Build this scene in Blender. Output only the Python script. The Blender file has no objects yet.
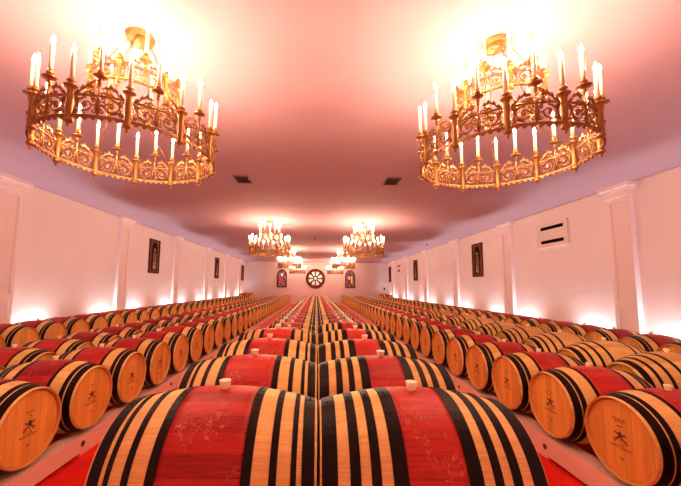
import bpy, math, random
from math import pi, sin, cos, atan2, sqrt, tau
from mathutils import Matrix, Vector
random.seed(7)
scene = bpy.context.scene
COL = scene.collection

# ------------------------------------------------------------------ helpers
class MB:
    """collects geometry for one mesh"""
    def __init__(s): s.v = []; s.f = []; s.m = []; s.sm = []
    def add(s, vs, fs, mi=0, smooth=False):
        o = len(s.v); s.v += [tuple(v) for v in vs]
        for f in fs:
            s.f.append(tuple(i + o for i in f)); s.m.append(mi); s.sm.append(smooth)
    def box(s, x0, x1, y0, y1, z0, z1, mi=0):
        vs = [(x, y, z) for x in (x0, x1) for y in (y0, y1) for z in (z0, z1)]
        s.add(vs, [(0,1,3,2),(4,6,7,5),(0,4,5,1),(2,3,7,6),(0,2,6,4),(1,5,7,3)], mi)
    def lathe(s, prof, n=24, c=(0,0,0), axis='z', mi=0, closed=False, smooth=True, a0=0, capa=True, capb=True):
        """prof: list of (r, h) revolved about an axis"""
        vs = []
        for r, h in prof:
            for k in range(n):
                a = a0 + tau * k / n
                if axis == 'z': p = (c[0] + r*cos(a), c[1] + r*sin(a), c[2] + h)
                elif axis == 'x': p = (c[0] + h, c[1] + r*sin(a), c[2] + r*cos(a))
                else: p = (c[0] + r*cos(a), c[1] + h, c[2] + r*sin(a))
                vs.append(p)
        fs = []
        L = len(prof)
        for i in range(L if closed else L - 1):
            j = (i + 1) % L
            for k in range(n):
                q = (k + 1) % n
                fs.append((i*n + k, i*n + q, j*n + q, j*n + k))
        s.add(vs, fs, mi, smooth)
        if not closed:
            o = len(s.v) - len(vs)
            if capa and prof[0][0] > 1e-6:
                s.f.append(tuple(o + k for k in range(n))[::-1]); s.m.append(mi); s.sm.append(False)
            if capb and prof[-1][0] > 1e-6:
                s.f.append(tuple(o + (L-1)*n + k for k in range(n))); s.m.append(mi); s.sm.append(False)
    def tube(s, pts, r, n=5, mi=0, cyc=False):
        pts = [Vector(p) for p in pts]; N = len(pts); vs = []
        for i, p in enumerate(pts):
            if cyc: t = pts[(i+1) % N] - pts[i-1]
            else: t = pts[min(i+1, N-1)] - pts[max(i-1, 0)]
            t.normalize()
            up = Vector((0,0,1)) if abs(t.z) < .95 else Vector((1,0,0))
            a = t.cross(up).normalized(); b = a.cross(t)
            rr = r[i] if isinstance(r, (list, tuple)) else r
            for k in range(n):
                an = tau*k/n + pi/4
                vs.append(p + a*rr*cos(an) + b*rr*sin(an))
        fs = []
        for i in range(N if cyc else N-1):
            j = (i+1) % N
            for k in range(n):
                q = (k+1) % n; fs.append((i*n+k, i*n+q, j*n+q, j*n+k))
        if not cyc:
            fs.append(tuple(range(n))[::-1]); fs.append(tuple((N-1)*n + k for k in range(n)))
        s.add(vs, fs, mi, True)
    def prism(s, poly, f0, f1, mi=0):
        """poly: list of 2D points; f0/f1 map a 2D point to 3D front / back"""
        n = len(poly)
        vs = [f0(*p) for p in poly] + [f1(*p) for p in poly]
        fs = [tuple(range(n)), tuple(range(2*n-1, n-1, -1))]
        for k in range(n):
            q = (k+1) % n; fs.append((k, k+n, q+n, q))
        s.add(vs, fs, mi)
    def mesh(s, name, mats):
        me = bpy.data.meshes.new(name)
        me.from_pydata(s.v, [], s.f)
        for m in (mats if isinstance(mats, (list, tuple)) else [mats]): me.materials.append(m)
        me.polygons.foreach_set('material_index', s.m)
        me.polygons.foreach_set('use_smooth', s.sm)
        me.update()
        import bmesh
        bm = bmesh.new(); bm.from_mesh(me)
        bmesh.ops.recalc_face_normals(bm, faces=bm.faces); bm.to_mesh(me); bm.free()
        return me

def link(name, me, parent=None, loc=(0,0,0), rot=(0,0,0)):
    o = bpy.data.objects.new(name, me); COL.objects.link(o)
    o.parent = parent; o.location = loc; o.rotation_euler = rot
    return o
def empty(name, loc=(0,0,0), rz=0):
    o = bpy.data.objects.new(name, None); COL.objects.link(o)
    o.location = loc; o.rotation_euler = (0,0,rz); o.empty_display_size = .1
    return o
def tag(o, label, cat, group=None):
    o['label'] = label; o['category'] = cat
    if group: o['group'] = group
    return o
def struct(name, me, loc=(0,0,0)):
    o = link(name, me, None, loc); o['kind'] = 'structure'; return o
CH = {}
def kids(o):
    return CH.get(o.name) or [c for c in bpy.data.objects if c.parent == o]
def copy_tree(o):
    """a copy of a thing, of its parts and of their sub-parts"""
    tree = TREE[o.name]
    r = o.copy(); COL.objects.link(r)
    for part, subs in tree:
        c = part.copy(); COL.objects.link(c); c.parent = r
        for sp in subs:
            d = sp.copy(); COL.objects.link(d); d.parent = c
    return r
TREE = {}
def remember(o):
    by = {}
    for x in bpy.data.objects:
        if x.parent: by.setdefault(x.parent.name, []).append(x)
    TREE[o.name] = [(p, by.get(p.name, [])) for p in by.get(o.name, [])]
ONES = ['zeroth','first','second','third','fourth','fifth','sixth','seventh','eighth','ninth','tenth','eleventh','twelfth','thirteenth','fourteenth','fifteenth','sixteenth','seventeenth','eighteenth','nineteenth']
CARD = {20:'twent',30:'thirt',40:'fort'}
def ordinal(n):
    if n < 20: return ONES[n]
    t, u = n//10*10, n % 10
    return CARD[t] + 'ieth' if u == 0 else CARD[t] + 'y-' + ONES[u]

# ------------------------------------------------------------------ materials
def mat(name, col, rough=.6, metal=0., spec=.5, emit=None, es=0.):
    m = bpy.data.materials.new(name); m.use_nodes = True
    b = m.node_tree.nodes['Principled BSDF']
    b.inputs['Base Color'].default_value = (*col, 1); b.inputs['Roughness'].default_value = rough
    b.inputs['Metallic'].default_value = metal; b.inputs['Specular IOR Level'].default_value = spec
    if emit: b.inputs['Emission Color'].default_value = (*emit, 1); b.inputs['Emission Strength'].default_value = es
    return m
class NT:
    def __init__(s, m): s.t = m.node_tree; s.b = s.t.nodes['Principled BSDF']
    def n(s, typ, **kw):
        x = s.t.nodes.new(typ)
        for k, v in kw.items(): setattr(x, k, v)
        return x
    def l(s, a, b): s.t.links.new(a, b)
    def math(s, op, a, b=None, c=None):
        x = s.n('ShaderNodeMath', operation=op)
        for i, v in enumerate((a, b, c)):
            if v is None: continue
            if isinstance(v, (int, float)): x.inputs[i].default_value = v
            else: s.l(v, x.inputs[i])
        return x.outputs[0]
    def ramp(s, fac, stops):
        x = s.n('ShaderNodeValToRGB'); e = x.color_ramp.elements
        e[0].position, e[0].color = stops[0][0], (*stops[0][1], 1)
        e[1].position, e[1].color = stops[1][0], (*stops[1][1], 1)
        for p, c in stops[2:]:
            q = e.new(p); q.color = (*c, 1)
        s.l(fac, x.inputs[0]); return x.outputs[0]
    def mix(s, fac, a, b, blend='MIX'):
        x = s.n('ShaderNodeMix', data_type='RGBA', blend_type=blend)
        for sock, v in ((x.inputs[0], fac), (x.inputs[6], a), (x.inputs[7], b)):
            if isinstance(v, (int, float)): sock.default_value = v
            elif isinstance(v, tuple): sock.default_value = (*v, 1)
            else: s.l(v, sock)
        return x.outputs[2]

def plaster(name, col, var=.06, rough=.85):
    m = mat(name, col, rough, spec=.2); t = NT(m)
    tc = t.n('ShaderNodeTexCoord'); no = t.n('ShaderNodeTexNoise'); no.inputs['Scale'].default_value = .9
    no.inputs['Detail'].default_value = 6; t.l(tc.outputs['Object'], no.inputs['Vector'])
    c = t.ramp(no.outputs[0], [(.3, tuple(x*(1-var) for x in col)), (.7, col)])
    t.l(c, t.b.inputs['Base Color'])
    n2 = t.n('ShaderNodeTexNoise'); n2.inputs['Scale'].default_value = 40; t.l(tc.outputs['Object'], n2.inputs['Vector'])
    bp = t.n('ShaderNodeBump'); bp.inputs['Strength'].default_value = .08; bp.inputs['Distance'].default_value = .02
    t.l(n2.outputs[0], bp.inputs['Height']); t.l(bp.outputs[0], t.b.inputs['Normal'])
    return m
WALL_C = (.86, .66, .675)
M_wall = plaster('wall plaster', WALL_C)
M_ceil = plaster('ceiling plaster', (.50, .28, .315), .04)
M_trim = plaster('pilaster paint', (.86, .64, .645), .03, .6)

M_wall_far_dimmed = plaster('far wall plaster dimmed', (.62, .43, .43))  # wall plaster with shade put into its colour, offsetting strong chandelier light
def floor_mat():
    m = mat('red resin floor', (.55, .012, .008), .5, spec=.15); t = NT(m)
    tc = t.n('ShaderNodeTexCoord'); no = t.n('ShaderNodeTexNoise'); no.inputs['Scale'].default_value = 3.5
    no.inputs['Detail'].default_value = 8; t.l(tc.outputs['Object'], no.inputs['Vector'])
    c = t.ramp(no.outputs[0], [(.3, (.60, .008, .003)), (.62, (.80, .016, .006))])
    sp = t.n('ShaderNodeTexNoise'); sp.inputs['Scale'].default_value = 28; sp.inputs['Detail'].default_value = 3
    t.l(tc.outputs['Object'], sp.inputs['Vector'])
    k = t.ramp(sp.outputs[0], [(.66, (0,0,0)), (.72, (1,1,1))])
    t.l(t.mix(k, c, (.22, .006, .006)), t.b.inputs['Base Color'])
    return m
M_floor = floor_mat()

def stave_mat(name, lo, hi, rough=.5, staves=30, red=False, seam=.16):
    """oak staves round a barrel whose axis is local X"""
    m = mat(name, hi, rough, spec=.2 if red else .18); t = NT(m)
    tc = t.n('ShaderNodeTexCoord'); sx = t.n('ShaderNodeSeparateXYZ'); t.l(tc.outputs['Object'], sx.inputs[0])
    oi = t.n('ShaderNodeObjectInfo')
    ang = t.math('ARCTAN2', sx.outputs[1], sx.outputs[2])
    st = t.math('MULTIPLY_ADD', ang, staves/tau, 200.5)
    idx = t.math('FLOOR', st); fr = t.math('FRACT', st)
    wn = t.n('ShaderNodeTexWhiteNoise', noise_dimensions='2D')
    cv = t.n('ShaderNodeCombineXYZ'); t.l(idx, cv.inputs[0]); t.l(t.math('MULTIPLY', oi.outputs['Random'], 91.), cv.inputs[1])
    t.l(cv.outputs[0], wn.inputs['Vector'])
    g = t.n('ShaderNodeCombineXYZ'); t.l(t.math('MULTIPLY', sx.outputs[0], 5.), g.inputs[0])
    t.l(t.math('MULTIPLY', ang, 26.), g.inputs[1]); t.l(t.math('MULTIPLY', oi.outputs['Random'], 57.), g.inputs[2])
    no = t.n('ShaderNodeTexNoise'); no.inputs['Scale'].default_value = 1.6; no.inputs['Detail'].default_value = 7; no.inputs['Roughness'].default_value = .65
    t.l(g.outputs[0], no.inputs['Vector'])
    f = t.math('ADD', t.math('MULTIPLY', no.outputs[0], .75), t.math('MULTIPLY', wn.outputs[0], .25))
    f = t.math('ADD', f, t.math('MULTIPLY_ADD', oi.outputs['Random'], .24, -.12))
    c = t.ramp(f, [(.25, lo), (.75, hi)])
    d = t.math('ABSOLUTE', t.math('SUBTRACT', fr, .5))
    sm = t.ramp(d, [(.465, (0,0,0)), (.495, (1,1,1))])
    sm2 = t.math('MULTIPLY', sm, seam)
    c = t.mix(sm2, c, tuple(x*.3 for x in lo))
    if red:   # pale chalky scuffs on the wine-stained wood
        v = t.n('ShaderNodeTexNoise'); v.inputs['Scale'].default_value = 30; v.inputs['Detail'].default_value = 2; v.inputs['Distortion'].default_value = .8
        mp = t.n('ShaderNodeMapping'); mp.inputs['Scale'].default_value = (1.0, .7, .7)
        t.l(tc.outputs['Object'], mp.inputs[0]); 
        ad = t.n('ShaderNodeVectorMath', operation='ADD'); t.l(mp.outputs[0], ad.inputs[0])
        cb = t.n('ShaderNodeCombineXYZ'); t.l(t.math('MULTIPLY', oi.outputs['Random'], 40.), cb.inputs[0]); t.l(cb.outputs[0], ad.inputs[1])
        t.l(ad.outputs[0], v.inputs['Vector'])
        w = t.math('ABSOLUTE', t.math('SUBTRACT', v.outputs[0], .55))
        k = t.ramp(w, [(.004, (1,1,1)), (.018, (0,0,0))])
        v2 = t.n('ShaderNodeTexNoise'); v2.inputs['Scale'].default_value = 9; t.l(ad.outputs[0], v2.inputs['Vector'])
        k2 = t.ramp(v2.outputs[0], [(.50, (0,0,0)), (.62, (1,1,1))])
        kk = t.math('MULTIPLY', t.math('MULTIPLY', k, k2), .62)
        c = t.mix(kk, c, (.75, .30, .22))
    t.l(c, t.b.inputs['Base Color'])
    bp = t.n('ShaderNodeBump'); bp.inputs['Strength'].default_value = .25; bp.inputs['Distance'].default_value = .004
    t.l(t.math('SUBTRACT', no.outputs[0], sm), bp.inputs['Height']); t.l(bp.outputs[0], t.b.inputs['Normal'])
    return m
M_oak = stave_mat('oak staves', (.58, .27, .070), (.97, .61, .225))
M_red = stave_mat('wine stained staves', (.26, .008, .007), (.62, .036, .021), .45, red=True, seam=.3)

def head_mat():
    m = mat('oak head planks', (.6, .28, .1), .5, spec=.35); t = NT(m)
    tc = t.n('ShaderNodeTexCoord'); sx = t.n('ShaderNodeSeparateXYZ'); t.l(tc.outputs['Object'], sx.inputs[0])
    oi = t.n('ShaderNodeObjectInfo')
    st = t.math('MULTIPLY_ADD', sx.outputs[1], 12., 100.3)
    idx = t.math('FLOOR', st); fr = t.math('FRACT', st)
    wn = t.n('ShaderNodeTexWhiteNoise', noise_dimensions='2D')
    cv = t.n('ShaderNodeCombineXYZ'); t.l(idx, cv.inputs[0]); t.l(t.math('MULTIPLY', oi.outputs['Random'], 91.), cv.inputs[1]); t.l(cv.outputs[0], wn.inputs['Vector'])
    g = t.n('ShaderNodeCombineXYZ'); t.l(t.math('MULTIPLY', sx.outputs[1], 45.), g.inputs[0]); t.l(t.math('MULTIPLY', sx.outputs[2], 3.), g.inputs[1])
    t.l(t.math('MULTIPLY', oi.outputs['Random'], 57.), g.inputs[2])
    no = t.n('ShaderNodeTexNoise'); no.inputs['Scale'].default_value = 1.3; no.inputs['Detail'].default_value = 6; t.l(g.outputs[0], no.inputs['Vector'])
    f = t.math('ADD', t.math('MULTIPLY', no.outputs[0], .6), t.math('MULTIPLY', wn.outputs[0], .35))
    c = t.ramp(f, [(.2, (.62, .24, .040)), (.75, (.93, .41, .085))])
    d = t.math('ABSOLUTE', t.math('SUBTRACT', fr, .5))
    sm = t.ramp(d, [(.475, (0,0,0)), (.497, (1,1,1))])
    t.l(t.mix(t.math('MULTIPLY', sm, .45), c, (.2, .07, .02)), t.b.inputs['Base Color'])
    return m
M_head = head_mat()
M_hoop = mat('dark hoop steel', (.013, .005, .0035), .5, .2, .15)
M_bung = mat('pale silicone bung', (.98, .82, .48), .45)
M_ink = mat('burnt print', (.10, .022, .010), .7)
M_rack = plaster('cream painted rack', (.90, .53, .42), .10, .6)
M_bolt = mat('dark bolt steel', (.10, .05, .04), .4, .7)
M_brass = mat('antique brass', (.32, .135, .038), .42, .8, .5)
M_candle = mat('ivory candle sleeve', (.72, .56, .38), .5)
FLAME_S = 1050
M_flame = mat('glowing bulb', (1, .8, .5), .3, emit=(1, .70, .46), es=FLAME_S)
M_flame_dim = mat('dimmer glowing bulb', (1, .8, .5), .3, emit=(1, .70, .46), es=FLAME_S*.22)
M_frame = mat('dark red wooden frame', (.10, .015, .006), .7, spec=.12)
M_black = mat('black slot', (.004, .003, .003), .9, spec=.03)
M_white = mat('white grille paint', (.80, .58, .55), .55)

# ------------------------------------------------------------------ camera
EYE = 1.82
px, py, F = 319.26, 254.86, 318.5
pitch, yaw, roll = .0994, .0084, -.0107
cy_, sy_ = cos(yaw), sin(yaw); cp, sp = cos(pitch), sin(pitch); cr, sr = cos(roll), sin(roll)
r0 = Vector((cy_, -sy_, 0)); f0 = Vector((sy_*cp, cy_*cp, sp)); u0 = Vector((-sy_*sp, -cy_*sp, cp))
right = r0*cr - u0*sr; up = r0*sr + u0*cr
cam_d = bpy.data.cameras.new('camera'); cam = bpy.data.objects.new('camera', cam_d); COL.objects.link(cam)
cam.matrix_world = Matrix(((right.x, up.x, -f0.x, 0), (right.y, up.y, -f0.y, 0), (right.z, up.z, -f0.z, EYE), (0,0,0,1)))
cam_d.sensor_width = 36; cam_d.lens = F/681*36
cam_d.shift_x = (340.5 - px)/681; cam_d.shift_y = (py - 243)/681
cam_d.clip_start = .05
scene.camera = cam

# ------------------------------------------------------------------ room
XW, YF, YB, ZC, FZ = 7.64, 34.1, -1.1, 4.42, -.06
def slab(name, b, m):
    g = MB(); g.box(*b); return struct(name, g.mesh(name, m))
slab('floor', (-XW-.3, XW+.3, YB-.3, YF+.3, FZ-.2, FZ), M_floor)
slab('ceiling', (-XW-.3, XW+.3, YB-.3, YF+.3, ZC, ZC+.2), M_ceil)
slab('wall_left', (-XW-.3, -XW, YB, YF, FZ, ZC), M_wall)
slab('wall_right', (XW, XW+.3, YB, YF, FZ, ZC), M_wall)
slab('wall_far', (-XW-.3, XW+.3, YF, YF+.3, FZ, ZC), M_wall_far_dimmed)
slab('wall_near_bounce', (-XW-.3, XW+.3, YB-.3, YB, FZ, ZC), M_wall)  # unseen wall, added close behind the camera to bounce light onto the front barrels

PIL = [2.71 + 4.748*k for k in range(7)]
PW, PD = .58, .12
def pilaster_mesh():
    """panelled pilaster against a wall at x=0, projecting to -x, y from 0 to PW"""
    g = MB(); d = PD; y1 = PW
    # panels: recessed fields framed by stiles and rails
    fr = .085; rec = .03
    g.box(-d+rec, 0, .004, y1-.004, FZ, ZC-.02)
    g.box(-d, -d+rec, 0, fr, FZ, ZC-.3); g.box(-d, -d+rec, y1-fr, y1, FZ, ZC-.3)
    g.box(-d+rec, 0, 0, .004, FZ, ZC-.3); g.box(-d+rec, 0, y1-.004, y1, FZ, ZC-.3)
    for z0, z1 in ((FZ, .35), (1.42, 1.56), (ZC-.42, ZC-.3)):
        g.box(-d, -d+rec, fr, y1-fr, z0, z1)
    for z0, z1 in ((.35, 1.42), (1.56, ZC-.42)):      # raised bead round each field
        a, b = fr, y1-fr; w = .018; e = -d+.012
        g.box(e, -d+rec, a, a+w, z0, z1); g.box(e, -d+rec, b-w, b, z0, z1)
        g.box(e, -d+rec, a+w, b-w, z0, z0+w); g.box(e, -d+rec, a+w, b-w, z1-w, z1)
    # stepped capital up to the ceiling
    for z0, z1, e in ((ZC-.30, ZC-.24, .03), (ZC-.24, ZC-.17, .012), (ZC-.17, ZC-.09, .06), (ZC-.09, ZC, .12)):
        g.box(-d-e, 0, -e, y1+e, z0, z1)
    return g.mesh('pilaster', M_trim)
pm = pilaster_mesh(); n = 0
for yy in PIL:
    n += 1; struct('trim_%d' % n, pm, (XW, yy, 0))
    n += 1; o = struct('trim_%d' % n, pm, (-XW, yy + PW, 0)); o.rotation_euler = (0, 0, pi)

# ------------------------------------------------------------------ barrels
R_B, R_E, HL = .402, .332, .485
R_B0, R_E0, HL0 = R_B, R_E, HL
def rad(x): return R_B - (R_B - R_E)*(abs(x)/HL)**1.95
NS = 56
def barrel_meshes(kind):
    global R_B, R_E, HL
    R_B, R_E, HL = (.445, .300, .61) if kind == 'blond' else (R_B0, R_E0, HL0)
    hoops = {'wide': [(.174,.214),(.286,.317),(.374,.398),(.420,.474)],
             'even': [(.124,.185),(.232,.272),(.315,.359),(.410,.477)],
             'three': [(.190,.222),(.340,.382),(.396,.460)],
             'blond': [(.19,.225),(.325,.358),(.435,.468),(.52,.582)]}[kind]
    g = MB()
    xs = sorted(set([-HL + 2*HL*i/20 for i in range(21)]))
    prof = [(R_E-.020, -HL+.045), (R_E-.019, -HL+.01), (R_E-.015, -HL), (R_E-.003, -HL)] + [(rad(x), x) for x in xs[1:-1]] + [(R_E-.003, HL), (R_E-.015, HL), (R_E-.019, HL-.01), (R_E-.020, HL-.045)]
    g.lathe(prof[3:-3], NS, axis='x', capa=False, capb=False)
    g.lathe(prof[:4], NS, axis='x', mi=1, capb=False); g.lathe(prof[-4:], NS, axis='x', mi=1, capa=False)
    stave = g.mesh('staves', [M_oak, M_chime])
    hm = []
    for i, (a, b) in enumerate(hoops):
        for s in (-1, 1):
            g = MB(); t = .0035
            x = [a + (b-a)*k/3 for k in range(4)]
            pr = [(rad(q)-.002, s*q) for q in x] + [(rad(q)+t, s*q) for q in reversed(x)]
            g.lathe(pr, NS, axis='x', closed=True, smooth=False)
            am = .10 if s > 0 else -.13     # riveted overlap near the top
            for rv in (-.032, .032):
                q = (a+b)/2; an = am + rv*1.2; rr = rad(q)+t
                cx, cyy, cz = s*q, rr*sin(an), rr*cos(an)
                nrm = Vector((0, sin(an), cos(an))); ty = Vector((0, cos(an), -sin(an)))
                vs = []; c0 = Vector((cx, cyy, cz))
                for h, w in ((-.001, .008), (.0035, .006), (.005, .002)):
                    for k in range(6):
                        vs.append(c0 + nrm*h + Vector((1,0,0))*w*cos(tau*k/6) + ty*w*sin(tau*k/6))
                fs = [(i2*6+k, i2*6+(k+1) % 6, (i2+1)*6+(k+1) % 6, (i2+1)*6+k) for i2 in range(2) for k in range(6)] + [tuple(range(12, 18))]
                g.add(vs, fs)
            # lapped end of the strap
            ll = []
            for k in range(5):
                an = am - .09 + .18*k/4
                for q in (a+.002, b-.002): ll.append((s*q, (rad(q)+t+.0018)*sin(an), (rad(q)+t+.0018)*cos(an)))
            g.add(ll, [(2*k, 2*k+1, 2*k+3, 2*k+2) for k in range(4)])
            hm.append(g.mesh('hoop', M_hoop))
    xr = hoops[0][0] + .004
    g = MB(); xs = [-xr + 2*xr*k/8 for k in range(9)]
    pr = [(rad(q)-.001, q) for q in xs] + [(rad(q)+.0012, q) for q in reversed(xs)]
    g.lathe(pr, NS, axis='x', closed=True)
    band = g.mesh('red_band', M_red)
    return stave, hm, band
g = MB(); g.lathe([(R_E-.0255, 0), (R_E-.0235, .003), (R_E-.0235, .018)], NS, axis='x', c=(-HL+.028, 0, 0)); ME_head = g.mesh('head', M_head)
R_B, R_E, HL = R_B0, R_E0, HL0
g = MB(); g.lathe([(.022, R_B-.004), (.024, R_B+.010), (.031, R_B+.042), (.0295, R_B+.045)], 16); ME_bung = g.mesh('bung', M_bung)

def text_polys(body, size):
    c = bpy.data.curves.new('t', 'FONT'); c.body = body; c.size = size; c.align_x = 'CENTER'; c.align_y = 'CENTER'
    c.extrude = .0004; c.resolution_u = 2
    o = bpy.data.objects.new('t', c); COL.objects.link(o)
    dg = bpy.context.evaluated_depsgraph_get()
    me = bpy.data.meshes.new_from_object(o.evaluated_get(dg))
    r = ([tuple(v.co) for v in me.vertices], [tuple(p.vertices) for p in me.polygons])
    bpy.data.objects.remove(o); bpy.data.curves.remove(c); bpy.data.meshes.remove(me)
    return r
def mark_mesh(vintage):
    """print on the head: local face toward -x; reading direction is -y, up is +z"""
    g = MB(); X0 = -HL + .0275
    def P(u, v, w=0): return (X0 - w, -u*.82, v*.86)
    def txt(s, size, v, u=0):
        vs, fs = text_polys(s, size); g.add([P(a + u, b + v, c + .0004) for a, b, c in vs], fs)
    def strip(pts, w):
        for (a, b), (c, d) in zip(pts, pts[1:]):
            L = math.hypot(c-a, d-b) or 1; nx, ny = -(d-b)/L*w/2, (c-a)/L*w/2
            g.prism([(a+nx, b+ny), (c+nx, d+ny), (c-nx, d-ny), (a-nx, b-ny)], lambda u, v: P(u, v, .0006), lambda u, v: P(u, v, 0))
    def ring(cx, cz, r, w, n=12, a0=0, a1=tau):
        strip([(cx + r*cos(a0 + (a1-a0)*k/n), cz + r*sin(a0 + (a1-a0)*k/n)) for k in range(n+1)], w)
    if vintage:
        txt('2007', .058, .172); strip([(-.075, .165), (-.062, .200)], .006); strip([(.075, .165), (.062, .200)], .006)
        strip([(-.03, .118), (.03, .118)], .010)
    else:
        strip([(-.06, .155), (.05, .150)], .006); strip([(-.02, .118), (.02, .118)], .009)
    strip([(-.016, .088), (.016, .088)], .004)
    # two crossed keys under a tall crown
    for s in (-1, 1):
        strip([(-.055*s, -.02), (.050*s, .052)], .012)
        ring(-.062*s, -.026, .015, .008)
        strip([(.050*s, .052), (.062*s, .040)], .011); strip([(.038*s, .044), (.050*s, .030)], .009)
        ring(.03*s, -.022, .026, .006, 8, 0 if s < 0 else pi*.3, pi*1.2 if s < 0 else pi*1.5)
    g.prism([(-.020, .018), (.020, .018), (.024, .040), (.012, .062), (0, .074), (-.012, .062), (-.024, .040)], lambda u, v: P(u, v, .0008), lambda u, v: P(u, v, 0))
    strip([(-.026, .012), (.026, .012)], .009)
    txt('CHATEAU', .018, -.062); txt('PAPE CLEMENT', .034, -.088)
    txt('20', .042, -.19)
    return g.mesh('printed_mark', M_ink)
ME_mark = [mark_mesh(True), mark_mesh(False)]

M_chime = mat('oak end grain', (.62, .27, .065), .6, spec=.25)
PARTS = {k: barrel_meshes(k) for k in ('wide', 'even', 'three', 'blond')}
R_B, R_E, HL = R_B0, R_E0, HL0
def make_barrel(kind, red=True, mark=None):
    stave, hm, band = PARTS[kind]
    r = empty('wine_barrel')
    o = link('staves', stave, r, (0,0,.35))
    if red: link('red_band', band, r, (0,0,.35))['label'] = 'wine-red stained middle band'
    h = link('head', ME_head, r, (0,0,.35))
    if kind == 'blond': h.scale = (1, .300/.332, .300/.332); h.location.x = -.125
    if mark is not None: link('printed_mark', ME_mark[mark], h)
    for m in hm: link('hoop', m, r, (0,0,.35))
    link('bung', ME_bung, r, (0,0,.35 + (.043 if kind == 'blond' else 0)))
    remember(r)
    return r
protos = {}
used = set()
def barrel(kind, red, mark, x, y, zc, face, label, group):
    """face: +1 when the visible head looks to -x"""
    key = (kind, red, mark)
    if key not in protos: protos[key] = make_barrel(*key)
    o = protos[key]
    if key in used: o = copy_tree(o)
    used.add(key)
    tilt = random.gauss(0, .003)
    o.location = (x, y + random.gauss(0, .0005), zc - .35)
    o.rotation_euler = (0, 0, (0 if face > 0 else pi) + tilt)
    return tag(o, label, 'barrel', group)

S = .81
Z1, ZL, ZU, ZN = .528, .688, .880, .580
X1, X2, X3, XC0 = 3.065, 4.42, 6.83, .018
def near_word(k, n):
    return ordinal(k+1)
# central double row (head to head)
CY = [1.739 + S*k for k in range(33)]
for side, nm, kind in ((-1, 'left', 'wide'), (1, 'right', 'even')):
    up_n = 4 if side < 0 else 5
    for k, yy in enumerate(CY):
        z = ZU if k < up_n else ZL
        lab = ('red-banded barrel on the raised end, %s from the front in the %s central row' if k < up_n else
               'red-banded barrel, %s from the front in the %s half of the central double row') % (ordinal(k+1), nm)
        barrel(kind if k < up_n else 'three', True, None, XC0 + side*.491, yy, z, -side, lab, 'barrels of the central double row')
# first rows beyond the aisles, printed heads to the aisle
def seq(y0, y1):
    r = []; y = y0
    while y < y1: r.append(y); y += S
    return r
YEND = 32.85
R1R, R1L = seq(2.026, YEND), seq(3.055, YEND)
R2R, R2L = [3.265 + .905*k for k in range(10)] + seq(12.31, YEND), seq(4.83 - S, YEND)
R3R, R3L = seq(6.55 - S, YEND), seq(7.21 - S, YEND)
rng = random.Random(3)
for side, nm, ys in ((1, 'right', R1R), (-1, 'left', R1L)):
    for k, yy in enumerate(ys):
        mk = 0 if (side > 0 and k == 1) else 1
        barrel('three', True, mk, (X1 if side > 0 else -X1 + .02)*1.0, yy, Z1 + (.028 if side > 0 else 0), side,
               'barrel with printed head facing the %s aisle, %s from the front of its row' % (nm, ordinal(k+1)),
               'barrels along the %s aisle' % nm)
for side, nm, ys in ((1, 'right', R2R), (-1, 'left', R2L)):
    for k, yy in enumerate(ys):
        nat = side > 0 and (k <= 7 or k == 9)
        if nat:
            barrel('blond', False, None, side*(X2 + .11), yy, ZN, side,
                   'large plain blond oak barrel, %s from the front in the middle row on the right' % ordinal(k+1), 'barrels of the right middle row')
        else:
            barrel('three', True, None, side*X2, yy, Z1 - (.045 if side < 0 else 0), side,
                   'red-banded barrel, %s from the front in the middle row on the %s' % (ordinal(k+1), nm), 'barrels of the %s middle row' % nm)
for side, nm, ys in ((1, 'right', R3R), (-1, 'left', R3L)):
    for k, yy in enumerate(ys):
        far = k >= len(ys) - 3
        barrel('three', True, None, side*X3, yy, Z1 + (.22 if far else 0), side,
               ('raised red-banded barrel by the %s wall, %s from the front, at the far end' if far else 'red-banded barrel beside the %s wall, %s from the front of its row') % (nm, ordinal(k+1)), 'barrels along the %s wall' % nm)

# racks: two beams on feet per row
def beam(g, x0, x1, y0, y1, top, ph):
    g.box(x0, x1, y0, y1, FZ+.035, top)
    y = ph
    if y1 - y0 < 2: g.box(x0+.004, x1-.004, y0+.1, y1-.1, FZ, FZ+.04)
    while y + .6 < y1:
        if y >= y0 and y1 - y0 >= 2: g.box(x0+.004, x1-.004, y, y+.6, FZ, FZ+.04)
        y += 2.16
def rack(x, ys, zc, label, grp, front):
    """front: -1 when the aisle lies toward -x"""
    y0, y1 = ys[0]-.40, ys[-1]+.40
    o = empty('barrel_rack', (x, y0, 0))
    blond = zc == ZN
    top = zc - rad(.29) - .005 - (.046 if blond else 0); L = y1 - y0; ph = (3.72 - y0) % 2.16
    for s in (-1, 1):
        g = MB(); xs = sorted((s*.29, s*.475)); beam(g, xs[0], xs[1], 0, L, top, ph)
        if s < 0: b = link('beam', g.mesh('beam', M_rack), o)
        else: b = link('beam', g.mesh('beam', M_rack), o)
        if s == front:
            y = ph + .03
            while y < L and y < 14:
                g = MB(); X = s*.475
                g.lathe([(.030, 0), (.030, s*.004), (.024, s*.004), (.024, s*.002)], 16, c=(X, y, min(.06, top*.6)), axis='x')
                g.lathe([(.013, 0), (.013, s*.010), (.008, s*.013)], 8, c=(X, y, min(.06, top*.6)), axis='x')
                link('bolt', g.mesh('bolt', M_bolt), b)
                y += 2.16
    for yy in (0.02, L-.14):
        g = MB(); g.box(-.29, .29, yy, yy+.12, FZ+.04, top-.06); link('cross_tie', g.mesh('cross_tie', M_rack), o)
    tag(o, label, 'rack', grp)
G = 'barrel racks'
rack(X1, R1R, Z1 + .028, 'cream barrel rack with dark bolts along the right aisle', G, -1)
rack(-X1 + .02, R1L, Z1, 'cream barrel rack with dark bolts along the left aisle', G, 1)
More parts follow.
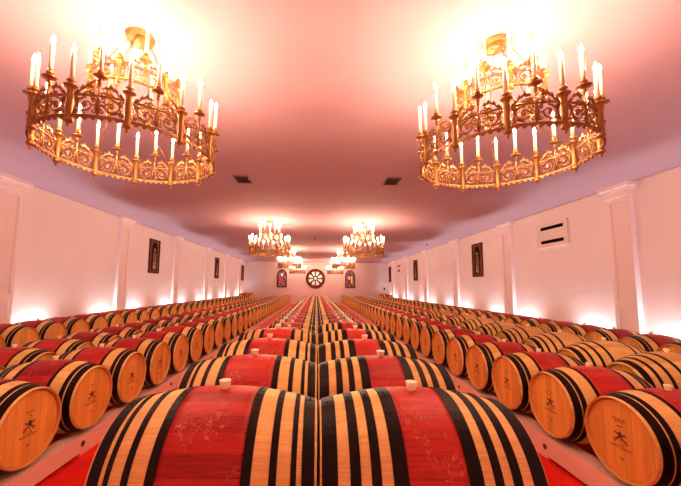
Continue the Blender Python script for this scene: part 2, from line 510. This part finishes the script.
rack(X2 + .11, R2R[:8], ZN, 'raised rack under the nearest plain blond barrels of the right middle row', G, -1)
rack(X2 + .11, R2R[9:10], ZN, 'short raised rack under the farthest plain blond barrel', G, -1)
rack(X2, R2R[8:9], Z1, 'short low rack under the single red-banded barrel between plain blond ones', G, -1)
rack(X2, R2R[10:], Z1, 'low rack under the far red-banded barrels of the right middle row', G, -1)
rack(-X2, R2L, Z1 - .045, 'low rack under the middle row of barrels on the left', G, 1)
rack(X3, R3R[:-3], Z1, 'low rack under the barrels beside the right wall', G, -1)
rack(-X3, R3L[:-3], Z1, 'low rack under the barrels beside the left wall', G, 1)
rack(X3, R3R[-3:], Z1 + .22, 'higher rack under the last barrels beside the right wall', G, -1)
rack(-X3, R3L[-3:], Z1 + .22, 'higher rack under the last barrels beside the left wall', G, 1)
for side, nm, u in ((-1, 'left', 4), (1, 'right', 5)):
    rack(XC0 + side*.491, CY[:u], ZU, 'taller front rack under the nearest barrels of the %s central row' % nm, G, side)
    rack(XC0 + side*.491, CY[u:], ZL, 'long rack under the farther barrels of the %s central row' % nm, G, side)

# ------------------------------------------------------------------ chandeliers
def ring_panel(R, a0, a1, h, hc):
    """pierced scroll panel bent round a ring; v=0 is its foot"""
    g = MB(); W = R*(a1-a0); am = (a0+a1)/2
    def P(u, v, d=0):
        a = am + u/R; return ((R+d)*cos(a), (R+d)*sin(a), v)
    def st(pts, r): g.tube([P(u, v) for u, v in pts], r, 4)
    hw = W/2
    def strap(v0, v1, d0, d1, n=8):
        us = [-hw + W*k/n for k in range(n+1)]; vs = []
        for u in us: vs += [P(u, v0, d0), P(u, v1, d0), P(u, v1, d1), P(u, v0, d1)]
        fs = []
        for k in range(n):
            for q in range(4): fs.append((4*k+q, 4*k+(q+1) % 4, 4*k+4+(q+1) % 4, 4*k+4+q))
        fs += [(0,1,2,3), tuple(4*n + q for q in (3,2,1,0))]
        g.add(vs, fs)
    t = h*.046
    strap(0, h*.075, -.008, .008); strap(h*.94, h, -.008, .008)
    # toothed lower edge
    m = max(4, int(W/.055))
    for k in range(m):
        u = -hw + W*(k+.5)/m; w = W/m*.36
        g.prism([(u-w, 0), (u-w*.8, -h*.09), (u, -h*.17), (u+w*.8, -h*.09), (u+w, 0)], lambda a, b: P(a, b, .008), lambda a, b: P(a, b, -.008))
    mid = h*.52
    for s in (-1, 1):
        c = s*hw*.50
        sp = []
        for k in range(19):                       # volute
            a = pi*.5 + s*(-1)*k/18*tau*1.45; r = h*.36*(1 - k/22)
            sp.append((c + r*cos(a)*1.05, mid + r*sin(a)))
        st(sp, t)
        st([(s*hw*.02, h*.12), (s*hw*.10, mid), (s*hw*.02, h*.9)], t*.9)
        st([(s*hw*.99, h*.12), (s*hw*.86, mid), (s*hw*.99, h*.9)], t)
        st([(c - s*hw*.02, h*.14), (c + s*hw*.34, h*.30), (s*hw*.9, h*.12)], t*.9)
        st([(c - s*hw*.02, h*.90), (c + s*hw*.34, h*.74), (s*hw*.9, h*.9)], t*.9)
        # leaf in the eye
        g.prism([(c-.012, mid), (c, mid+.022), (c+.012, mid), (c, mid-.022)], lambda a, b: P(a, b, .007), lambda a, b: P(a, b, -.007))
        # cresting: scrolling leaves rising toward the middle of the panel
        st([(s*hw*.98, h), (s*hw*.82, h+hc*.15), (s*hw*.64, h+hc*.52), (s*hw*.46, h+hc*.70), (s*hw*.30, h+hc*.58), (s*hw*.28, h+hc*.30), (s*hw*.40, h+hc*.28)], t)
        st([(s*hw*.34, h), (s*hw*.20, h+hc*.22), (s*hw*.08, h+hc*.12)], t*.9)
        st([(s*hw*.60, h), (s*hw*.50, h+hc*.25), (s*hw*.30, h+hc*.05)], t*.9)
        for u, v, q in ((.66, .60, .018), (.45, .82, .022), (.28, .70, .016), (.84, .24, .014)):
            uu, vv = s*hw*u, h + hc*v; q *= 1.25*h/.2
            g.prism([(uu-q, vv-q*.5), (uu, vv-q*.9), (uu+q, vv-q*.5), (uu+q*.4, vv), (uu, vv+q), (uu-q*.4, vv)], lambda a, b: P(a, b, .006), lambda a, b: P(a, b, -.006))
        # second, smaller volutes between the large ones and the rails
        for vv_, sg in ((.26, 1), (.78, -1)):
            c2 = s*hw*.17; st([(c2 + h*.11*(1-k/14)*cos(pi/2*sg + s*k/10*tau*1.1), h*vv_ + h*.11*(1-k/14)*sin(pi/2*sg + s*k/10*tau*1.1)) for k in range(11)], t*.75)
            c2 = s*hw*.88; st([(c2 + h*.10*(1-k/14)*cos(pi/2*sg - s*k/10*tau*1.1), h*vv_ + h*.10*(1-k/14)*sin(pi/2*sg - s*k/10*tau*1.1)) for k in range(11)], t*.75)
        st([(s*hw*.03, mid), (s*hw*.25, mid + h*.05), (s*hw*.16, mid - h*.06)], t*.8)
        st([(s*hw*.97, h), (s*hw*.86, h+hc*.30), (s*hw*.74, h+hc*.15)], t*.9)
    st([(0, h*.1), (0, h+hc+.02)], t*1.3)
    return g.mesh('pierced_panel', M_brass)
def post_mesh(h, r):
    g = MB()
    g.lathe([(0, -.075), (r*.35, -.062), (r*.5, -.05), (r*.3, -.042), (r*1.0, -.032), (r*1.25, -.022), (r*1.25, -.012), (r*.8, 0), (r, .006), (r*.92, .02), (r*.92, h-.02), (r*1.1, h-.01), (r*1.15, h), (r*1.9, h+.012), (r*2.0, h+.020), (r*.9, h+.026), (r*.7, h+.05), (r*1.25, h+.056), (r*1.3, h+.064), (r*.8, h+.07), (r*.8, h+.085), (.016, h+.09)], 10)
    return g.mesh('post', M_brass)
def cup_mesh():
    g = MB()
    g.lathe([(0, -.03), (.014, -.025), (.012, 0), (.02, .008), (.012, .018), (.014, .03), (.052, .042), (.056, .050), (.02, .056), (.016, .075), (.028, .08), (.03, .088), (.02, .094), (.02, .115), (.016, .118)], 10)
    return g.mesh('candle_cup', M_brass)
g = MB(); g.lathe([(.0165, 0), (.0165, .215), (.012, .222), (.006, .224)], 10); ME_candle = g.mesh('candle', M_candle)
g = MB(); g.lathe([(.004, .222), (.010, .232), (.0135, .246), (.011, .262), (.006, .280), (.001, .300)], 7, capa=True); ME_flame = g.mesh('flame_bulb', M_flame); ME_flame_dim = g.mesh('flame_bulb', M_flame_dim)
def ring_band(R, z0, z1, d):
    g = MB(); g.lathe([(R-d, z0), (R+d, z0), (R+d, z1), (R-d, z1)], 72, closed=True, smooth=False); return g.mesh('ring_band', M_brass)
def chain_mesh(p0, p1, sag=.0):
    g = MB(); p0, p1 = Vector(p0), Vector(p1); L = (p1-p0).length; n = int(L/.032); d = (p1-p0).normalized()
    a = d.cross(Vector((0,0,1)) if abs(d.z) < .95 else Vector((1,0,0))).normalized(); b = a.cross(d)
    for k in range(n):
        c = p0.lerp(p1, (k+.5)/n); w = a if k % 2 else b
        g.tube([c + d*.020*cos(tau*q/8) + w*.009*sin(tau*q/8) for q in range(8)], .0028, 3, cyc=True)
    return g.mesh('chain', M_brass)
RL, RU = .79, .40
Z_L, H_L, HC_L = 3.11, .178, .10          # lower ring
Z_U, H_U, HC_U = 3.70, .130, .08          # upper ring
def make_chandelier():
    r = empty('chandelier')
    base = Z_L - .10
    def part(nm, me, x=0, y=0, z=0, rz=0, par=r): return link(nm, me, par, (x, y, z), (0, 0, rz))
    NL, NU = 12, 6
    ga = .032/RL
    pmL = ring_panel(RL, -pi/NL + ga, pi/NL - ga, H_L, HC_L)
    gu = .024/RU
    pmU = ring_panel(RU, -pi/NU + gu, pi/NU - gu, H_U, HC_U)
    pL, pU = post_mesh(.24, .027), post_mesh(H_U + .03, .022)
    cup = cup_mesh()
    def candle(x, y, z, fl=ME_flame):
        c = part('candle', ME_candle, x, y, z); link('flame_bulb', fl, c)
    part('ring_band', ring_band(RL, 0, .012, .011), z=Z_L - .006 - base)
    part('ring_band', ring_band(RU, 0, .016, .013), z=Z_U - .014 - base)
    ph = .13
    for k in range(NL):
        a = ph + tau*k/NL; x, y = RL*cos(a), RL*sin(a)
        part('post', pL, x, y, Z_L - base - .02); candle(x, y, Z_L - base - .02 + .24 + .088)
        b = a + pi/NL
        part('pierced_panel', pmL, 0, 0, Z_L - base, b)
        x, y = RL*cos(b), RL*sin(b); zz = Z_L - base + H_L + HC_L*.75 + .03
        part('candle_cup', cup, x, y, zz); candle(x, y, zz + .112)
    for k in range(NU):
        a = ph + .2 + tau*k/NU; x, y = RU*cos(a), RU*sin(a)
        part('post', pU, x, y, Z_U - base - .02); candle(x, y, Z_U - base - .02 + H_U + .03 + .088, ME_flame_dim)
        b = a + pi/NU
        part('pierced_panel', pmU, 0, 0, Z_U - base, b)
        x2, y2 = RU*cos(b), RU*sin(b); zz = Z_U - base + H_U + HC_U*.6
        part('candle_cup', cup, x2, y2, zz); candle(x2, y2, zz + .112, ME_flame_dim)
        part('chain', chain_mesh((.10*cos(a), .10*sin(a), ZC - .055 - base), (x*.97, y*.97, Z_U - base + H_U)))
        al = ph + tau*(2*k)/NL
        part('chain', chain_mesh((x, y, Z_U - base - .08), (RL*.97*cos(al), RL*.97*sin(al), Z_L - base + H_L)))
    g = MB(); g.lathe([(.0, -.062), (.05, -.060), (.115, -.052), (.128, -.044), (.128, -.014), (.138, -.008), (.138, 0)], 28)
    o = part('ceiling_rose', g.mesh('ceiling_rose', M_brass), z=ZC - base)
    o['label'] = 'round brass ceiling plate'
    remember(r)
    return r, base
ch, cbase = make_chandelier()
LX, LY, LS = 1.887, 3.14, 9.52
first = True
for k, (d, dn) in enumerate((('nearest', 'nearest to the camera'), ('second', 'second from the camera'), ('third', 'third from the camera'), ('farthest', 'nearest the far wall'))):
    for side, nm in ((-1, 'left'), (1, 'right')):
        o = ch if first else copy_tree(ch); first = False
        o.location = (side*LX, LY + LS*k, cbase); o.rotation_euler = (0, 0, (-.08 if side > 0 else .35) + .0*k)
        tag(o, 'two-tier brass candle chandelier hanging in the %s line, %s' % (nm, dn), 'chandelier', 'candle chandeliers')

# ------------------------------------------------------------------ wall and ceiling fittings
def noise_mat(name, stops, scale, rough=.5):
    m = mat(name, stops[0][1], rough); t = NT(m)
    tc = t.n('ShaderNodeTexCoord'); no = t.n('ShaderNodeTexNoise'); no.inputs['Scale'].default_value = scale; no.inputs['Detail'].default_value = 4
    t.l(tc.outputs['Object'], no.inputs['Vector']); t.l(t.ramp(no.outputs[0], stops), t.b.inputs['Base Color']); return m
M_pan = noise_mat('aged painted panel', [(.35, (.10, .018, .005)), (.65, (.20, .045, .010))], 6, .85)
M_dark = mat('dark arch paint', (.020, .008, .004), .9, spec=.05)
M_robe = noise_mat('dull red robe paint', [(.4, (.10, .014, .010)), (.6, (.26, .045, .022))], 14, .85)
M_green = mat('dull green paint', (.07, .085, .03), .5)
M_skin = mat('ochre paint', (.32, .12, .04), .8)
M_orange = mat('bright orange paint', (.85, .22, .06), .5)
def gothic(w, h0, h1, n=7):
    """pointed arch outline: half width w, foot h0, tip h1"""
    sp_ = h1 - 1.5*w
    pts = [(-w, h0), (w, h0)]
    for k in range(n+1):
        q = k/n; pts.append((w*cos(q*pi/2)**.8 if q < 1 else 0, sp_ + (h1-sp_)*sin(q*pi/2)**1.1))
    for k in range(n-1, -1, -1):
        q = k/n; pts.append((-w*cos(q*pi/2)**.8, sp_ + (h1-sp_)*sin(q*pi/2)**1.1))
    return pts
def painting(x, y, side, label):
    """framed icon hanging on a side wall; local x is depth into the room, y along the wall"""
    o = empty('icon_painting', (x, y, 2.36), 0 if side < 0 else pi)
    W, H = .47, 1.58
    def F(d0, d1): return (lambda u, v: (d1, u, v)), (lambda u, v: (d0, u, v))
    g = MB()
    for a in ((0, .055, -W, W, 0, .07), (0, .055, -W, W, H-.07, H), (0, .055, -W, -W+.065, .07, H-.07), (0, .055, W-.065, W, .07, H-.07)): g.box(*a)
    link('frame', g.mesh('frame', M_frame), o)
    g = MB(); g.box(.0, .028, -W+.06, W-.06, .06, H-.06); b = link('panel', g.mesh('panel', M_pan), o)
    g = MB(); g.prism(gothic(.25, .12, H-.14), *F(.02, .034)); link('arch', g.mesh('arch', M_dark), b)
    g = MB(); g.prism([(-.16,.16),(.16,.16),(.13,.55),(.15,.85),(.10,1.0),(-.10,1.0),(-.15,.85),(-.13,.55)], *F(.03, .040)); link('robed_figure', g.mesh('robed_figure', M_robe), b)
    g = MB(); g.prism([(.02,.2),(.17,.2),(.13,.85),(.06,.92)], *F(.036, .044)); link('cloak', g.mesh('cloak', M_green), b)
    g = MB(); g.lathe([(.075, .03), (.075, .046)], 16, c=(0, 0, 1.09), axis='x'); link('face', g.mesh('face', M_skin), b)
    g = MB(); g.prism([(-.08,.24),(.02,.24),(.03,.34),(-.07,.36)], *F(.036, .047)); g.prism([(-.07,.42),(.0,.42),(-.01,.5),(-.06,.5)], *F(.036, .047)); link('bright_patch', g.mesh('bright_patch', M_orange), b)
    return tag(o, label, 'painting', 'framed icons on the side walls')
for side, nm in ((-1, 'left'), (1, 'right')):
    for yy, w in ((14.96, 'nearest to the camera'), (24.4, 'second from the camera'), (32.96, 'beside the far corner')):
        painting(side*XW, yy, side, 'tall dark framed icon of a robed figure on the %s wall, %s' % (nm, w))
# far wall windows
M_gw = noise_mat('pale glass', [(.38, (.80, .92, .95)), (.60, (.40, .52, .45)), (.72, (.80, .80, .55))], 9, .2)
M_gr = mat('ruby glass', (.22, .02, .035), .2); M_gp = noise_mat('plum glass', [(.4, (.10, .03, .06)), (.6, (.26, .16, .24))], 5, .25)
M_gy = mat('yellow glass', (.85, .72, .10), .2); M_gd = noise_mat('smoky glass', [(.4, (.08, .04, .04)), (.6, (.22, .15, .14))], 5, .25)
M_gv = mat('white glass', (.85, .82, .85), .2); M_gs = mat('scarlet glass', (.75, .03, .04), .2)
RX, RZ, RR = -0.1, 1.82 + .86, 1.03
o = struct('window_1', None) if False else None
def fy(d0, d1, cx, cz): return (lambda u, v: (cx + u, YF - d1, cz + v)), (lambda u, v: (cx + u, YF - d0, cz + v))
g = MB(); g.lathe([(RR, 0), (RR, -.12), (RR-.06, -.14), (RR-.24, -.10), (RR-.24, 0)], 48, c=(RX, YF, RZ), axis='y', closed=True)
rose = struct('window_1', g.mesh('rose_frame', M_frame))
def wpart(nm, g, m, par=None):
    x = link(nm, g.mesh(nm, m), par or rose); return x
g = MB(); g.lathe([(RR-.19, -.02), (RR-.19, -.04)], 40, c=(RX, YF, RZ), axis='y'); wpart('backing', g, M_gd)
for k in range(8):
    a = tau*k/8 + pi/8
    for (m, w, r0_, r1_, nm) in ((M_gw, .20, .27, .72, 'petal_pane'),):
        g = MB(); pts = []
        c, s_ = cos(a), sin(a)
        prof = [(r0_, -.05), (.48, -.115), (.63, -.155), (r1_, -.10), (r1_+.02, 0), (r1_, .10), (.63, .155), (.48, .115), (r0_, .05)]
        pts = [(q*c - t_*s_, q*s_ + t_*c) for q, t_ in prof]
        g.prism(pts, *fy(.03, .06, RX, RZ)); wpart(nm, g, m)
for k in range(4):
    a = tau*k/4; c, s_ = cos(a), sin(a)
    g = MB(); pts = [(q*c - t_*s_, q*s_ + t_*c) for q, t_ in ((.22,-.03),(.80,-.055),(.80,.055),(.22,.03))]
    g.prism(pts, *fy(.03, .07, RX, RZ)); wpart('ruby_pane', g, M_gr)
    a += pi/4; c, s_ = cos(a), sin(a)
    g = MB(); pts = [(q*c - t_*s_, q*s_ + t_*c) for q, t_ in ((.2,-.05),(.80,-.06),(.80,.06),(.2,.05))]
    g.prism(pts, *fy(.03, .09, RX, RZ)); wpart('glazing_bar', g, M_black)
g = MB(); g.lathe([(.24, 0), (.24, -.10), (.14, -.10), (.14, 0)], 24, c=(RX, YF, RZ), axis='y', closed=True); wpart('hub_ring', g, M_frame)
g = MB(); g.lathe([(.14, 0), (.14, -.08)], 20, c=(RX, YF, RZ), axis='y'); wpart('hub_pane', g, M_gv)
def round_arch(w, h0, h1, n=10):
    return [(-w, h0), (w, h0)] + [(w*cos(pi*k/n), h1 - w*1.25 + w*1.25*sin(pi*k/n)) for k in range(n+1)]
for i, (cx, kind) in enumerate(((-3.66, 0), (3.6, 1))):
    z0 = 1.70; H = 1.92; W = .53
    out = round_arch(W, 0, H); inn = round_arch(W-.11, .10, H-.12)
    g = MB(); n_ = len(out)
    f0_, b0_ = fy(0, .09, cx, z0)
    vs = [f0_(*p) for p in out] + [f0_(*p) for p in inn] + [b0_(*p) for p in out] + [b0_(*p) for p in inn]
    fs = []
    for k in range(n_):
        q = (k+1) % n_
        fs += [(k, q, n_+q, n_+k), (2*n_+k, 2*n_+q, q, k), (n_+k, n_+q, 3*n_+q, 3*n_+k)]
    g.add(vs, fs)
    w_ = struct('window_%d' % (i+2), g.mesh('arched_frame', M_frame))
    g = MB(); g.prism(inn, *fy(.01, .04, cx, z0)); wpart('glass_pane', g, M_gp, w_)
    if kind == 0:
        shapes = [('robe', M_gs, [(-.22,.45),(.02,.42),(.05,1.0),(-.08,1.22),(-.22,1.1)]), ('head', M_gv, [(-.12,1.22),(.10,1.22),(.12,1.42),(0,1.5),(-.12,1.42)]),
                  ('cloak', M_gd, [(.06,.2),(.30,.2),(.26,1.0),(.10,1.15)]), ('blue_border', M_gp, [(-.38,.3),(-.26,.3),(-.26,1.0),(-.36,1.0)])]
    else:
        shapes = [('robe', M_gr, [(-.26,.35),(.12,.30),(.06,.85),(-.05,1.0),(-.26,.9)]), ('head', M_gv, [(-.22,.92),(-.04,.86),(-.02,1.2),(-.2,1.22)]),
                  ('banner', M_gy, [(.10,.48),(.24,.42),(.26,1.2),(.10,1.25)]), ('canopy', M_gd, [(-.25,1.35),(.25,1.35),(.15,1.6),(0,1.7),(-.15,1.6)])]
    for nm_, m_, pts in shapes:
        g = MB(); g.prism(pts, *fy(.03, .055, cx, z0)); wpart(nm_, g, m_, w_)
# recessed air grilles on the right wall
def air_panel(y, z0, label):
    o = empty('wall_vent', (XW, y, z0))
    g = MB(); W, H = 1.34, .80
    g.box(-.05, 0, 0, W, 0, H); g.box(-.058, -.05, 0, W, 0, .03); g.box(-.058, -.05, 0, W, H-.03, H); g.box(-.058, -.05, 0, .03, .03, H-.03); g.box(-.058, -.05, W-.03, W, .03, H-.03)
    link('panel', g.mesh('panel', M_white), o)
    for z in (.12, .57):
        g = MB(); g.box(-.056, -.045, .16, 1.14, z, z+.105); s_ = link('slot', g.mesh('slot', M_black), o); s_['label'] = 'black air slot'
    return tag(o, label, 'air vent', 'white air panels on the right wall')
air_panel(9.46, 3.19, 'white wall panel with two black slots, right wall, nearer one')
air_panel(28.6, 3.17, 'white wall panel with two black slots, right wall, near the far corner')
M_vent = mat('dark vent metal', (.05, .02, .016), .5)
for side, nm in ((-1, 'left'), (1, 'right')):
    o = empty('ceiling_vent', (side*1.83, 7.60, ZC))
    g = MB(); w, l = .18, .26
    g.box(-w, w, -l, -l+.03, -.02, 0); g.box(-w, w, l-.03, l, -.02, 0); g.box(-w, -w+.03, -l+.03, l-.03, -.02, 0); g.box(w-.03, w, -l+.03, l-.03, -.02, 0)
    link('frame', g.mesh('frame', M_vent), o)
    g = MB(); g.box(-w+.03, w-.03, -l+.03, l-.03, -.004, 0); link('backing', g.mesh('backing', M_black), o)
    g = MB()
    for k in range(7):
        y = -l + .05 + k*.058; g.add([(-w+.03, y, -.004), (w-.03, y, -.004), (w-.03, y+.03, -.018), (-w+.03, y+.03, -.018)], [(0,1,2,3)])
        g.add([(-w+.03, y+.004, -.004), (w-.03, y+.004, -.004), (w-.03, y+.034, -.018), (-w+.03, y+.034, -.018)], [(3,2,1,0)])
    link('louvre', g.mesh('louvre', M_vent), o)
    tag(o, 'small dark square vent in the ceiling, %s of the two' % nm, 'vent', 'ceiling vents')
def sensor(x, y, z, axis, d, label, r=.06, m=M_vent, nm='smoke_detector'):
    g = MB(); h = .05*d
    c = (x, y, z); g.lathe([(r, 0), (r, h*.5), (r*.7, h), (r*.2, h*1.1)], 16, c=c, axis=axis)
    tag(link(nm, g.mesh(nm, m)), label, 'detector', 'small detectors')
sensor(-.1, 17.1, ZC, 'z', -1, 'small dark round detector on the ceiling between the chandelier lines')
sensor(6.65, 19.0, ZC, 'z', -1, 'small dark round detector on the ceiling near the right wall', .05)
sensor(-5.35, YF, 3.10, 'y', -1, 'small dark round detector on the far wall, left of the windows', .05, nm='wall_detector')
sensor(5.3, YF, 3.03, 'y', -1, 'small dark round detector on the far wall, right of the windows', .05, nm='wall_detector')
o = empty('wall_loudspeaker', (7.25, YF, 1.55))
g = MB(); g.box(-.08, .08, -.13, -.02, 0, .22); link('cabinet', g.mesh('cabinet', M_vent), o)
g = MB(); g.box(-.065, .065, -.14, -.13, .02, .20); link('grille', g.mesh('grille', M_black), o)
g = MB(); g.box(-.03, .03, -.02, 0, .1, .2); link('bracket', g.mesh('bracket', M_vent), o)
tag(o, 'small dark box loudspeaker on the far wall by the right corner', 'speaker')

# ------------------------------------------------------------------ light
def spot(x, y, z, tx, ty, tz, e, ang, blend=.8, col=(.72, .94, 1), r=.05):
    d = bpy.data.lights.new('uplight', 'SPOT'); d.energy = e; d.spot_size = ang; d.spot_blend = blend; d.color = col; d.shadow_soft_size = r
    o = bpy.data.objects.new('uplight', d); COL.objects.link(o); o.location = (x, y, z)
    o.rotation_euler = (Vector((tx, ty, tz)) - Vector((x, y, z))).to_track_quat('-Z', 'Y').to_euler()
UP_E = 185
for i, yy in enumerate(PIL):
    for side in (-1, 1):
        for yl in (yy - .70, yy + PW + .70):
            if yl < YF - .3: spot(side*(XW - .14), yl, .30, side*(XW - .10), yl, 3.0, UP_E, 2.4)
w = bpy.data.worlds.new('world'); scene.world = w; w.use_nodes = True
w.node_tree.nodes['Background'].inputs[0].default_value = (.02, .012, .012, 1); w.node_tree.nodes['Background'].inputs[1].default_value = .2
vs_ = scene.view_settings; vs_.view_transform = 'Standard'; vs_.look = 'None'; vs_.exposure = 0; vs_.gamma = 1; vs_.use_curve_mapping = False
scene.cycles.sample_clamp_indirect = 6
scene.cycles.max_bounces = 8
print('objects', len(bpy.data.objects))
